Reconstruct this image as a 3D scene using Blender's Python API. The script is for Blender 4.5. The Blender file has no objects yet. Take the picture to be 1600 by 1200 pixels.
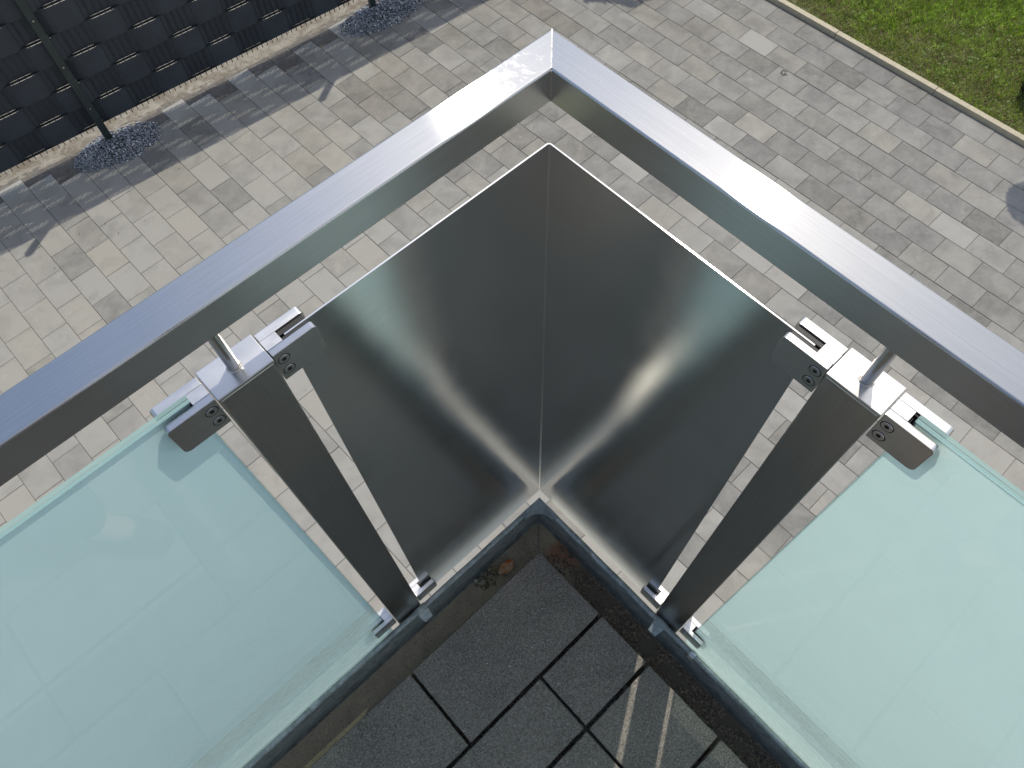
import bpy, bmesh, math, random
from mathutils import Vector, Matrix
import numpy as np
R = random.Random(7)
C = bpy.context.scene.collection
scene = bpy.context.scene

# ------------------------------------------------------------------ camera, light, exposure
SENS = 36.0
CAM = Vector((0.46191, 0.45535, 0.50275))
ROWS = Matrix(((-0.73135412, 0.68163709, -0.02218178), (0.61225645, 0.64189009, -0.46164829), (-0.30043833, -0.35120932, -0.88678567)))
FOC = 1208.15
cd = bpy.data.cameras.new('camera')
cd.sensor_width = SENS; cd.lens = FOC * SENS / 1600.0
cd.clip_start = 0.01; cd.clip_end = 500
cam = bpy.data.objects.new('camera', cd); C.objects.link(cam)
M = Matrix((ROWS[0], -ROWS[1], -ROWS[2])).transposed()
cam.matrix_world = Matrix.Translation(CAM) @ M.to_4x4()
scene.camera = cam

SUN = Vector((-0.449, -0.266, 0.853)).normalized()
elev = math.asin(SUN.z)
w = bpy.data.worlds.new('World'); scene.world = w; w.use_nodes = True
nt = w.node_tree; nt.nodes.clear()
wo = nt.nodes.new('ShaderNodeOutputWorld'); bg = nt.nodes.new('ShaderNodeBackground')
sky = nt.nodes.new('ShaderNodeTexSky'); sky.sky_type = 'NISHITA'; sky.sun_disc = False
sky.sun_elevation = elev; sky.sun_rotation = math.atan2(SUN.x, SUN.y)
sky.air_density = 1.0; sky.dust_density = 1.2; sky.ozone_density = 2.4
bg.inputs['Strength'].default_value = 0.15
# thin high cloud
tc = nt.nodes.new('ShaderNodeTexCoord'); mp = nt.nodes.new('ShaderNodeMapping'); mp.inputs['Scale'].default_value = (1.6, 2.6, 3.0)
ns = nt.nodes.new('ShaderNodeTexNoise'); ns.inputs['Scale'].default_value = 1.7; ns.inputs['Detail'].default_value = 7; ns.inputs['Roughness'].default_value = .62
cr = nt.nodes.new('ShaderNodeValToRGB'); cr.color_ramp.elements[0].position = .47; cr.color_ramp.elements[1].position = .75
cr.color_ramp.elements[1].color = (.75, .75, .75, 1)
mx = nt.nodes.new('ShaderNodeMix'); mx.data_type = 'RGBA'; mx.inputs['B'].default_value = (7.4, 7.3, 7.1, 1)
nt.links.new(tc.outputs['Generated'], mp.inputs['Vector']); nt.links.new(mp.outputs['Vector'], ns.inputs['Vector'])
nt.links.new(ns.outputs['Fac'], cr.inputs['Fac']); sx = nt.nodes.new('ShaderNodeSeparateXYZ'); nt.links.new(tc.outputs['Generated'], sx.inputs[0])
df = nt.nodes.new('ShaderNodeMath'); df.operation = 'SUBTRACT'; nt.links.new(sx.outputs['Y'], df.inputs[0]); nt.links.new(sx.outputs['X'], df.inputs[1])
mr = nt.nodes.new('ShaderNodeMapRange'); mr.interpolation_type = 'SMOOTHSTEP'; nt.links.new(df.outputs[0], mr.inputs['Value'])
for k, q in zip(('From Min', 'From Max', 'To Min', 'To Max'), (-.9, .9, .22, 1.25)): mr.inputs[k].default_value = q
cm = nt.nodes.new('ShaderNodeMath'); cm.operation = 'MULTIPLY'; cm.use_clamp = True     # more cloud over the lawn side
hz = nt.nodes.new('ShaderNodeMath'); hz.operation = 'MAXIMUM'; hz.inputs[1].default_value = .06     # thin haze everywhere
nt.links.new(cm.outputs[0], hz.inputs[0])
mh = nt.nodes.new('ShaderNodeMapRange'); mh.interpolation_type = 'SMOOTHSTEP'; nt.links.new(df.outputs[0], mh.inputs['Value'])
for k, q in zip(('From Min', 'From Max', 'To Min', 'To Max'), (-.6, 1.0, .03, .42)): mh.inputs[k].default_value = q
nt.links.new(mh.outputs['Result'], hz.inputs[1])
nt.links.new(cr.outputs['Color'], cm.inputs[0]); nt.links.new(mr.outputs['Result'], cm.inputs[1])
nt.links.new(hz.outputs[0], mx.inputs['Factor'])
nt.links.new(sky.outputs['Color'], mx.inputs['A']); nt.links.new(mx.outputs['Result'], bg.inputs['Color'])
nt.links.new(bg.outputs['Background'], wo.inputs['Surface'])
sd = bpy.data.lights.new('sun', 'SUN'); sd.energy = 2.8; sd.angle = math.radians(0.55); sd.color = (1.0, .935, .82)
so = bpy.data.objects.new('sun', sd); C.objects.link(so)
so.rotation_mode = 'QUATERNION'; so.rotation_quaternion = SUN.to_track_quat('Z', 'Y'); so.location = (-5, -3, 8)
scene.view_settings.view_transform = 'Standard'; scene.view_settings.look = 'None'
scene.view_settings.exposure = 0.2; scene.view_settings.gamma = 1.0; scene.view_settings.use_curve_mapping = False

def project(p):
    q = ROWS @ (Vector(p) - CAM)
    if q.z < .01: return None
    return (800 + FOC*q.x/q.z, 600 + FOC*q.y/q.z, q.z)

# ------------------------------------------------------------------ helpers
def link(o, parent=None):
    C.objects.link(o)
    if parent is not None: o.parent = parent
    return o
def tag(o, label=None, cat=None, group=None, kind=None):
    if label: o['label'] = label
    if cat: o['category'] = cat
    if group: o['group'] = group
    if kind: o['kind'] = kind
    return o
def empty(name, loc=(0, 0, 0), rz=0):
    o = bpy.data.objects.new(name, None); C.objects.link(o); o.location = loc; o.rotation_euler = (0, 0, rz)
    o.empty_display_size = .05
    return o
def obj(name, bm, mat, parent=None, smooth=False):
    me = bpy.data.meshes.new(name)
    bmesh.ops.recalc_face_normals(bm, faces=bm.faces)
    bm.to_mesh(me); bm.free()
    for m in (mat if isinstance(mat, (list, tuple)) else [mat]): me.materials.append(m)
    if smooth:
        for p in me.polygons: p.use_smooth = True
    return link(bpy.data.objects.new(name, me), parent)
def bx(bm, x0, x1, y0, y1, z0, z1, bev=0, seg=2, mi=0):
    r = bmesh.ops.create_cube(bm, size=1)
    vs = r['verts']
    for v in vs:
        v.co = Vector((x0+(v.co.x+.5)*(x1-x0), y0+(v.co.y+.5)*(y1-y0), z0+(v.co.z+.5)*(z1-z0)))
    fs = list({f for v in vs for f in v.link_faces})
    for f in fs: f.material_index = mi
    if bev:
        es = list({e for v in vs for e in v.link_edges})
        bmesh.ops.bevel(bm, geom=es, offset=bev, segments=seg, affect='EDGES', profile=.5)
    return bm
def box(name, dims, mat, parent=None, bev=0, seg=2):
    bm = bmesh.new(); bx(bm, *dims, bev=bev, seg=seg)
    o = obj(name, bm, mat, parent)
    if bev: shade_auto(o)
    return o
def shade_auto(o, ang=35):
    me = o.data
    for p in me.polygons: p.use_smooth = True
    bm = bmesh.new(); bm.from_mesh(me)
    for e in bm.edges:
        e.smooth = not (len(e.link_faces) == 2 and e.calc_face_angle(0) > math.radians(ang))
    bm.to_mesh(me); bm.free()
    md = o.modifiers.new('weighted', 'WEIGHTED_NORMAL'); md.keep_sharp = True; md.weight = 100
def prism(bm, pts, z0, z1, bev=0, seg=2, ax='z'):
    def P(a, b, c):
        return {'z': (a, b, c), 'y': (a, c, b), 'x': (c, a, b)}[ax]
    lo = [bm.verts.new(P(a, b, z0)) for a, b in pts]; hi = [bm.verts.new(P(a, b, z1)) for a, b in pts]
    fs = [bm.faces.new(lo[::-1]), bm.faces.new(hi)]
    n = len(pts)
    for i in range(n): fs.append(bm.faces.new((lo[i], lo[(i+1) % n], hi[(i+1) % n], hi[i])))
    if bev:
        bmesh.ops.recalc_face_normals(bm, faces=fs)
        es = list({e for f in fs for e in f.edges})
        bmesh.ops.bevel(bm, geom=es, offset=bev, segments=seg, affect='EDGES', profile=.5)
    return bm
def cyl(bm, p0, p1, r0, r1=None, n=24, caps=True):
    r1 = r0 if r1 is None else r1
    p0, p1 = Vector(p0), Vector(p1); d = (p1-p0)
    q = d.to_track_quat('Z', 'Y').to_matrix()
    a = [bm.verts.new(p0 + q @ Vector((r0*math.cos(2*math.pi*i/n), r0*math.sin(2*math.pi*i/n), 0))) for i in range(n)]
    b = [bm.verts.new(p1 + q @ Vector((r1*math.cos(2*math.pi*i/n), r1*math.sin(2*math.pi*i/n), 0))) for i in range(n)]
    for i in range(n): bm.faces.new((a[i], a[(i+1) % n], b[(i+1) % n], b[i]))
    if caps: bm.faces.new(a[::-1]); bm.faces.new(b)
    return bm

# ------------------------------------------------------------------ materials
class NT:
    def __init__(s, name):
        s.m = bpy.data.materials.new(name); s.m.use_nodes = True; s.t = s.m.node_tree
        s.b = s.t.nodes['Principled BSDF']; s.out = s.t.nodes['Material Output']
    def n(s, typ, **kw):
        x = s.t.nodes.new(typ)
        for k, v in kw.items():
            if k in x.inputs.keys() if hasattr(x.inputs, 'keys') else False: x.inputs[k].default_value = v
            else: setattr(x, k, v)
        return x
    def l(s, a, b): s.t.links.new(a, b)
    def coord(s, scale=(1, 1, 1), src='Object', rot=(0, 0, 0), loc=(0, 0, 0)):
        if src == 'World':
            g = s.n('ShaderNodeNewGeometry'); o = g.outputs['Position']
        else:
            g = s.n('ShaderNodeTexCoord'); o = g.outputs[src]
        m = s.n('ShaderNodeMapping'); m.inputs['Scale'].default_value = scale; m.inputs['Rotation'].default_value = rot; m.inputs['Location'].default_value = loc
        s.l(o, m.inputs['Vector']); return m.outputs['Vector']
    def noise(s, vec, scale, detail=4, rough=.55, dist=0):
        x = s.n('ShaderNodeTexNoise'); x.inputs['Scale'].default_value = scale; x.inputs['Detail'].default_value = detail
        x.inputs['Roughness'].default_value = rough; x.inputs['Distortion'].default_value = dist
        s.l(vec, x.inputs['Vector']); return x.outputs['Fac']
    def ramp(s, fac, stops):
        x = s.n('ShaderNodeValToRGB'); e = x.color_ramp.elements
        while len(e) < len(stops): e.new(.5)
        for i, (p, c) in enumerate(stops):
            e[i].position = p; e[i].color = (c, c, c, 1) if isinstance(c, (int, float)) else (*c, 1)
        s.l(fac, x.inputs['Fac']); return x.outputs['Color']
    def mix(s, fac, a, b, mode='MIX'):
        x = s.n('ShaderNodeMix'); x.data_type = 'RGBA'; x.blend_type = mode
        for sock, v in ((x.inputs['Factor'], fac), (x.inputs['A'], a), (x.inputs['B'], b)):
            if isinstance(v, (int, float)): sock.default_value = v
            elif isinstance(v, tuple): sock.default_value = (*v, 1)
            else: s.l(v, sock)
        return x.outputs['Result']
    def rng(s, v, a, b, c, d):
        x = s.n('ShaderNodeMapRange'); s.l(v, x.inputs['Value'])
        for k, q in zip(('From Min', 'From Max', 'To Min', 'To Max'), (a, b, c, d)): x.inputs[k].default_value = q
        return x.outputs['Result']
    def bump(s, h, strength, dist=.001, normal=None):
        x = s.n('ShaderNodeBump'); x.inputs['Strength'].default_value = strength; x.inputs['Distance'].default_value = dist
        s.l(h, x.inputs['Height'])
        if normal is not None: s.l(normal, x.inputs['Normal'])
        return x.outputs['Normal']
    def set(s, **kw):
        for k, v in kw.items():
            k = k.replace('_', ' ')
            if isinstance(v, (int, float)): s.b.inputs[k].default_value = v
            elif isinstance(v, tuple): s.b.inputs[k].default_value = (*v, 1) if len(v) == 3 and k != 'Tangent' else v
            else: s.l(v, s.b.inputs[k])
        return s.m

def steel(name, axis, rough=.238, aniso=.79, base=(.57, .57, .555), streak=500, wide=.09, wrough=.45, dist='BECKMANN', waniso=.3, mitre=False):
    """brushed stainless steel; grinding lines run along `axis` (world vector index).
    A sharp lobe stretched across the grinding lines plus a soft wide one."""
    s = NT(name)
    sc = [streak]*3; sc[axis] = 9
    g = s.noise(s.coord(tuple(sc), 'World'), 1.0, 3, .6)
    cloud = s.noise(s.coord((14, 14, 14), 'World'), 1.0, 4, .6)
    smear = s.noise(s.coord((3.5, 3.5, 3.5), 'World', loc=(3, 1, 7)), 1.0, 5, .65)
    col = s.mix(s.rng(cloud, .3, .7, 0, 1), tuple(c*.95 for c in base), base)
    col = s.mix(s.rng(g, .3, .7, 0, .8), col, tuple(c*.86 for c in base))
    col = s.mix(s.rng(smear, .5, .75, 0, .25), col, tuple(c*.8 for c in base))
    ax = [0, 0, 0]; ax[axis] = 1
    cx = s.n('ShaderNodeCombineXYZ')
    for k in range(3): cx.inputs[k].default_value = ax[k]
    nrm = None
    # faint waviness, scratches; cloudy hand-polished patch where the mitre weld was ground down
    vw = s.coord((1, 1, 1), 'World')
    wav = s.noise(vw, 7, 2, .5)
    nrm = s.bump(wav, .25 if not mitre else .10, .004)
    if mitre:
        dd = s.n('ShaderNodeVectorMath', operation='DISTANCE'); dd.inputs[1].default_value = (.02, .02, 0); s.l(vw, dd.inputs[0])
        mk = s.rng(dd.outputs['Value'], .035, .085, 1, 0)
        mot = s.noise(s.coord((1, 1, 1), 'World', rot=(0, 0, .7)), 95, 5, .7, 1.2)
        hh = s.n('ShaderNodeMath', operation='MULTIPLY'); s.l(mot, hh.inputs[0]); s.l(mk, hh.inputs[1])
        nrm = s.bump(hh.outputs[0], .09, .0010, nrm)
    gl = []
    for d, r_, an in ((dist, rough, aniso), ('GGX', wrough, min(aniso, waniso))):
        x = s.n('ShaderNodeBsdfAnisotropic'); x.distribution = d
        x.inputs['Anisotropy'].default_value = an
        s.l(col, x.inputs['Color'])
        if aniso > .1: s.l(cx.outputs['Vector'], x.inputs['Tangent'])
        if nrm is not None: s.l(nrm, x.inputs['Normal'])
        s.l(s.rng(cloud, .3, .75, r_*.93, r_*1.07), x.inputs['Roughness'])
        gl.append(x)
    m_ = s.n('ShaderNodeMixShader'); s.l(s.rng(smear, .35, .7, wide*.8, wide*1.25), m_.inputs[0])
    s.l(gl[0].outputs[0], m_.inputs[1]); s.l(gl[1].outputs[0], m_.inputs[2]); s.l(m_.outputs[0], s.out.inputs['Surface'])
    return s.m
st_x = steel('brushed_steel_x', 0, mitre=True); st_y = steel('brushed_steel_y', 1, mitre=True)
st_xs = steel('satin_side_x', 0, rough=.38, aniso=.2, base=(.68, .68, .67), wide=.35); st_ys = steel('satin_side_y', 1, rough=.38, aniso=.2, base=(.68, .68, .67), wide=.35)
st_z = steel('brushed_steel_post', 2, rough=.30, aniso=.4, base=(.66, .655, .64))
st_px = steel('sheet_steel_x', 0, rough=.205, aniso=.25, base=(.78, .785, .77), streak=900, wide=.17, wrough=.5)
st_py = steel('sheet_steel_y', 1, rough=.205, aniso=.25, base=(.78, .785, .77), streak=900, wide=.17, wrough=.5)
st_c = steel('cast_steel', 2, rough=.22, aniso=.05, base=(.72, .71, .69), streak=60, wide=.45)

def simple(name, col, rough=.5, metal=0.0, nscale=0, namt=.3, bumps=0, bscale=200, spec=.5):
    s = NT(name)
    c = col
    if nscale:
        f = s.noise(s.coord((1, 1, 1), 'World'), nscale, 6, .6)
        c = s.mix(s.rng(f, .3, .7, 0, 1), tuple(q*(1-namt) for q in col), tuple(min(1, q*(1+namt)) for q in col))
    kw = dict(Base_Color=c, Roughness=rough, Metallic=metal, Specular_IOR_Level=spec)
    if bumps: kw['Normal'] = s.bump(s.noise(s.coord((1, 1, 1), 'World'), bscale, 4, .6), bumps, .004)
    return s.set(**kw)
m_rubber = simple('black_rubber', (.012, .012, .013), .55)
m_weld = simple('weld_bead', (.62, .58, .52), .32, 1.0, 300, .25, .4, 500)
m_socket = simple('screw_socket', (.02, .02, .02), .4, .6)
m_anth = simple('anthracite_metal', (.020, .030, .030), .42, 0, 8, .2)
m_wire = simple('anthracite_wire', (.018, .022, .025), .45)
m_strip = simple('anthracite_plastic', (.030, .038, .048), .5, 0, 5, .18, .12, 300, .45)
m_house = simple('white_render', (.72, .70, .66), .9, 0, 30, .04, .3, 400)
m_slab = simple('concrete_slab', (.32, .31, .29), .9, 0, 20, .15, .3, 200)
m_black = simple('black_plastic', (.012, .012, .014), .35, 0, 0)
m_bark = simple('bark', (.10, .075, .05), .85, 0, 60, .3, .6, 120)

def paver_mat(name, from_attr):
    s = NT(name)
    if from_attr:
        a = s.n('ShaderNodeAttribute', attribute_name='tone'); tone = a.outputs['Color']
    else:
        a = s.n('ShaderNodeObjectInfo'); tone = a.outputs['Color']
    vw = s.coord((1, 1, 1), 'World')
    sep = s.n('ShaderNodeSeparateColor'); s.l(tone, sep.inputs['Color'])
    tv, tb, tw = sep.outputs['Red'], sep.outputs['Green'], sep.outputs['Blue']   # grey level, blotch phase, warmth
    # offset the pattern per stone so that it does not run on across joints
    off = s.n('ShaderNodeVectorMath', operation='ADD'); cmb = s.n('ShaderNodeCombineXYZ')
    mul = s.n('ShaderNodeMath', operation='MULTIPLY'); mul.inputs[1].default_value = 57.0; s.l(tb, mul.inputs[0])
    s.l(mul.outputs[0], cmb.inputs['X']); s.l(mul.outputs[0], cmb.inputs['Z']); s.l(vw, off.inputs[0]); s.l(cmb.outputs[0], off.inputs[1])
    vo = off.outputs['Vector']
    big = s.noise(vo, 5.5, 3, .5, .6)
    mid = s.noise(vo, 26, 5, .65, .3)
    fine = s.noise(vo, 420, 3, .7)
    light = s.mix(tw, (.296, .286, .258), (.308, .288, .242))
    dark = s.mix(tw, (.120, .117, .108), (.130, .122, .102))
    f = s.n('ShaderNodeMath', operation='ADD'); s.l(tv, f.inputs[0])
    s.l(s.rng(big, .35, .65, -.20, .20), f.inputs[1])
    f.use_clamp = True
    col = s.mix(f.outputs[0], light, dark)
    col = s.mix(s.rng(tv, 1.1, 1.4, 0, 1), col, (.085, .072, .058))
    col = s.mix(s.rng(mid, .3, .72, 0, .26), col, (.335, .325, .30))
    col = s.mix(s.rng(mid, .62, .8, 0, .35), col, (.16, .15, .135))
    sp = s.mix(s.rng(fine, .3, .7, 0, 1), (.82, .82, .82), (1.16, 1.16, 1.16))
    col = s.mix(1.0, col, sp, 'MULTIPLY')
    stain = s.noise(s.coord((1, 1, 1), 'World'), 1.1, 5, .6, .5)
    col = s.mix(s.rng(stain, .5, .72, 0, .26), col, (.19, .172, .145))
    bl = s.noise(vo, 13, 6, .72, 1.1)
    col = s.mix(s.rng(bl, .60, .72, 0, .35), col, (.40, .385, .35))
    col = s.mix(s.rng(bl, .38, .27, 0, .30), col, (.17, .155, .13))
    h = s.mix(.5, s.noise(vo, 180, 4, .7), mid)
    return s.set(Base_Color=col, Roughness=.82, Specular_IOR_Level=.35, Normal=s.bump(h, .35, .002))
m_pav_i = paver_mat('paving_stone_single', False); m_pav_a = paver_mat('paving_stone_field', True)
m_joint = simple('joint_sand', (.15, .135, .11), .95, 0, 60, .35, .6, 400)

def tile_mat():
    s = NT('anthracite_concrete_tile')
    v = s.coord((1, 1, 1), 'World')
    fine = s.noise(v, 300, 4, .85); big = s.noise(v, 9, 5, .6, .5); mid = s.noise(v, 120, 4, .7)
    col = s.mix(s.rng(big, .3, .7, 0, 1), (.128, .114, .094), (.205, .182, .150))
    col = s.mix(s.rng(mid, .35, .7, 0, .55), col, (.21, .195, .17))
    col = s.mix(s.rng(fine, .54, .66, 0, .9), col, (.36, .345, .31))
    col = s.mix(s.rng(fine, .50, .38, 0, .85), col, (.045, .041, .035))
    vor = s.n('ShaderNodeTexVoronoi'); vor.inputs['Scale'].default_value = 95; s.l(v, vor.inputs['Vector'])
    lt = s.rng(vor.outputs['Distance'], .06, .16, 1, 0)
    sepc = s.n('ShaderNodeSeparateColor'); s.l(vor.outputs['Color'], sepc.inputs['Color'])
    pick = s.rng(sepc.outputs['Red'], .86, .9, 0, 1)
    mm = s.n('ShaderNodeMath', operation='MULTIPLY'); s.l(lt, mm.inputs[0]); s.l(pick, mm.inputs[1])
    col = s.mix(mm.outputs[0], col, (.6, .58, .54))
    return s.set(Base_Color=col, Roughness=.72, Specular_IOR_Level=.4, Normal=s.bump(fine, .35, .0012, s.bump(mid, .25, .002)))
m_tile = tile_mat()

def zinc_mat():
    s = NT('weathered_zinc')
    v = s.coord((1, 1, 1), 'World')
    a = s.noise(v, 38, 6, .65, .8); b = s.noise(v, 170, 4, .7)
    col = s.mix(s.rng(a, .3, .7, 0, 1), (.13, .15, .148), (.33, .37, .37))
    col = s.mix(s.rng(b, .55, .75, 0, .6), col, (.05, .055, .055))
    sp = s.noise(v, 75, 5, .75, 1.5)
    col = s.mix(s.rng(sp, .64, .70, 0, .85), col, (.03, .032, .03))
    col = s.mix(s.rng(sp, .36, .28, 0, .5), col, (.42, .44, .44))
    return s.set(Base_Color=col, Roughness=s.rng(a, .3, .7, .5, .32), Metallic=.35, Normal=s.bump(b, .2, .001))
m_zinc = zinc_mat()
def dirt_mat():
    s = NT('silted_gutter_floor')
    v = s.coord((1, 1, 1), 'World')
    a = s.noise(v, 22, 6, .65, .6); b = s.noise(v, 240, 5, .75)
    col = s.mix(s.rng(a, .3, .7, 0, 1), (.24, .20, .13), (.36, .305, .205))
    col = s.mix(s.rng(b, .5, .75, 0, .55), col, (.05, .045, .035))
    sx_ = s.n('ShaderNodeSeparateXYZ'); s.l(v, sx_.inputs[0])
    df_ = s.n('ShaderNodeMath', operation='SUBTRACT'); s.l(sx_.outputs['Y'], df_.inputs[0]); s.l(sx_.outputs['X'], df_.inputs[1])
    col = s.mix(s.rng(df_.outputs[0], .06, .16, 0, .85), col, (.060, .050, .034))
    # rust coloured stain beside the corner
    d = s.n('ShaderNodeVectorMath', operation='DISTANCE'); d.inputs[1].default_value = (.062, .150, -1.33); s.l(v, d.inputs[0])
    st = s.n('ShaderNodeMath', operation='ADD'); s.l(d.outputs['Value'], st.inputs[0]); s.l(s.rng(a, .3, .7, -.012, .012), st.inputs[1])
    col = s.mix(s.rng(st.outputs[0], .020, .045, .8, 0), col, (.26, .10, .045))
    return s.set(Base_Color=col, Roughness=s.rng(a, .3, .7, .45, .8), Normal=s.bump(b, .5, .002))
m_dirt = dirt_mat()
m_soil = simple('soil_grit', (.035, .031, .024), .85, 0, 120, .6, .8, 300)

def glass_mat(name, zfade):
    s = NT(name)
    v = s.coord((1, 1, 1), 'World')
    t = s.t
    out = s.out
    tr = s.n('ShaderNodeBsdfTransparent'); tr.inputs['Color'].default_value = (.86, .95, .93, 1)
    tl = s.n('ShaderNodeBsdfTranslucent'); tl.inputs['Color'].default_value = (.80, .93, .925, 1)
    df = s.n('ShaderNodeBsdfDiffuse'); df.inputs['Color'].default_value = (.70, .80, .79, 1)
    body = s.n('ShaderNodeMixShader'); body.inputs[0].default_value = .30; s.l(tl.outputs[0], body.inputs[1]); s.l(df.outputs[0], body.inputs[2])
    # mirrored gutter put into the film's opacity: a rippled, clearer band at the foot
    sep = s.n('ShaderNodeSeparateXYZ'); s.l(v, sep.inputs[0])
    band = s.rng(sep.outputs['Z'], zfade-.004, zfade+.004, 1, 0)
    wv = s.n('ShaderNodeTexWave'); wv.inputs['Scale'].default_value = 17; wv.inputs['Distortion'].default_value = 2.4; wv.inputs['Detail'].default_value = 1; wv.inputs['Detail Scale'].default_value = 3.5
    wv.bands_direction = 'Z'
    s.l(s.coord((1, 1, 1.6), 'World'), wv.inputs['Vector'])
    opa = s.n('ShaderNodeMapRange'); s.l(wv.outputs['Fac'], opa.inputs['Value']); opa.inputs['To Min'].default_value = .45; opa.inputs['To Max'].default_value = .88
    fac = s.n('ShaderNodeMix'); fac.data_type = 'FLOAT'; s.l(band, fac.inputs['Factor']); s.l(s.rng(s.noise(v, 5, 5, .65, .6), .35, .7, .955, .90), fac.inputs['A']); s.l(opa.outputs[0], fac.inputs['B'])
    mixb = s.n('ShaderNodeMixShader'); s.l(fac.outputs[0], mixb.inputs[0]); s.l(tr.outputs[0], mixb.inputs[1]); s.l(body.outputs[0], mixb.inputs[2])
    s.l(mixb.outputs[0], out.inputs['Surface'])
    return s.m
m_film = glass_mat('milky_interlayer', -1.02)
def clear_glass():
    s = NT('clear_green_glass')
    tr = s.n('ShaderNodeBsdfTransparent'); tr.inputs['Color'].default_value = (.955, .985, .978, 1)
    gl = s.n('ShaderNodeBsdfAnisotropic'); gl.inputs['Color'].default_value = (1, 1, 1, 1)
    vv = s.coord((1, 1, 1), 'World'); s.l(s.rng(s.noise(vv, 9, 6, .7, .8), .45, .75, .012, .09), gl.inputs['Roughness'])
    fr = s.n('ShaderNodeFresnel'); fr.inputs['IOR'].default_value = 1.5
    mg = s.n('ShaderNodeMixShader'); geo = s.n('ShaderNodeNewGeometry')
    inv = s.n('ShaderNodeMath', operation='SUBTRACT'); inv.inputs[0].default_value = 1.0; s.l(geo.outputs['Backfacing'], inv.inputs[1])
    mu = s.n('ShaderNodeMath', operation='MULTIPLY'); s.l(inv.outputs[0], mu.inputs[0]); s.l(fr.outputs[0], mu.inputs[1])
    s.l(mu.outputs[0], mg.inputs[0]); s.l(tr.outputs[0], mg.inputs[1]); s.l(gl.outputs[0], mg.inputs[2])
    s.l(mg.outputs[0], s.out.inputs['Surface']); return s.m
m_glass = clear_glass()
def edge_glass():
    s = NT('green_glass_edge')
    return s.set(Base_Color=(.36, .54, .51), Roughness=.10, Transmission_Weight=.45, IOR=1.5)
m_gedge = edge_glass()

# ------------------------------------------------------------------ ground, driveway
G = -4.252
def sheet(name, x0, x1, y0, y1, z, mat, nx=1, ny=1, parent=None):
    bm = bmesh.new()
    vs = [[bm.verts.new((x0+(x1-x0)*i/nx, y0+(y1-y0)*j/ny, z)) for j in range(ny+1)] for i in range(nx+1)]
    for i in range(nx):
        for j in range(ny): bm.faces.new((vs[i][j], vs[i+1][j], vs[i+1][j+1], vs[i][j+1]))
    return obj(name, bm, mat, parent)
def soil_mat():
    s = NT('garden_soil')
    v = s.coord((1, 1, 1), 'World')
    a = s.noise(v, 2.2, 6, .65, .4); b = s.noise(v, 45, 5, .7)
    col = s.mix(s.rng(a, .3, .7, 0, 1), (.06, .10, .025), (.11, .10, .05))
    col = s.mix(s.rng(b, .45, .7, 0, .6), col, (.04, .06, .02))
    return s.set(Base_Color=col, Roughness=.95, Normal=s.bump(b, .8, .01))
m_ground = soil_mat()
gnd = tag(sheet('ground', -60, 60, -60, 60, G-.09, m_ground), kind='structure')

TH = .0141072; W = .207732; L = .312486; XR = -5.00233; YR = -1.726
ct, sn = math.cos(TH), math.sin(TH)
def uv2w(u, v): return Vector((ct*u - sn*v, sn*u + ct*v))
def w2uv(x, y): return Vector((ct*x + sn*y, -sn*x + ct*y))
# fence line (world): runs at a slight angle to the stones
FSL = -.0931
def fence_y(x): return -5.468 + FSL*(x+.28)
def edge_y(x): return fence_y(x) - .045
I0, I1 = -3, 37
VEND = 5.2
drive = empty('driveway_bed', (0, 0, 0))
C.objects.unlink(drive); bpy.data.objects.remove(drive)
bm = bmesh.new()
def q4(pts, z): bm.faces.new([bm.verts.new((p[0], p[1], z)) for p in pts])
u0 = XR + I0*W; u1 = XR + I1*W
pts = [uv2w(u0, VEND), uv2w(u1, VEND)]
a = uv2w(u1, -5.9); b = uv2w(u0, -5.9)
q4([(pts[0].x, pts[0].y), (pts[1].x, pts[1].y), (a.x, edge_y(a.x)-.06), (b.x, edge_y(b.x)-.06)], G-.007)
driveway = tag(obj('driveway', bm, m_joint), kind='structure')

stones = []
for i in range(I0, I1):
    # the stagger drifts a little from row to row
    off = (i % 2)*.5 + max(0, min(13, i-6))/13*.5
    uc = XR + (i+.5)*W
    v = YR - 40*L + off*L
    while v < VEND:
        a0, a1 = v, v+L; v += L
        p = uv2w(uc, a0); ye = edge_y(p.x)
        vlim = w2uv(p.x, ye).y
        if a1 < vlim+.02: continue
        cut = a0 < vlim
        if cut: a0 = vlim
        if a1-a0 < .035: continue
        stones.append((uc, a0, a1, cut))
def stone_tone(uc, a0, a1, cut):
    x = uv2w(uc, (a0+a1)/2).x
    t = min(1, max(0, (-x+.3)/4.6))               # light falloff put into the stone tones, darker towards the lawn
    r = R.random()
    g = R.gauss(.0+.50*t, .20)
    if r < .04+.26*t: g = R.uniform(.5, .8)
    warm = R.random()**2.2*.8
    if cut and a1-a0 < .27: g = R.uniform(1.5, 1.9); warm = 1.0
    return (max(0, g), R.random(), warm, 1.0)
GAP = .0011
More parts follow.
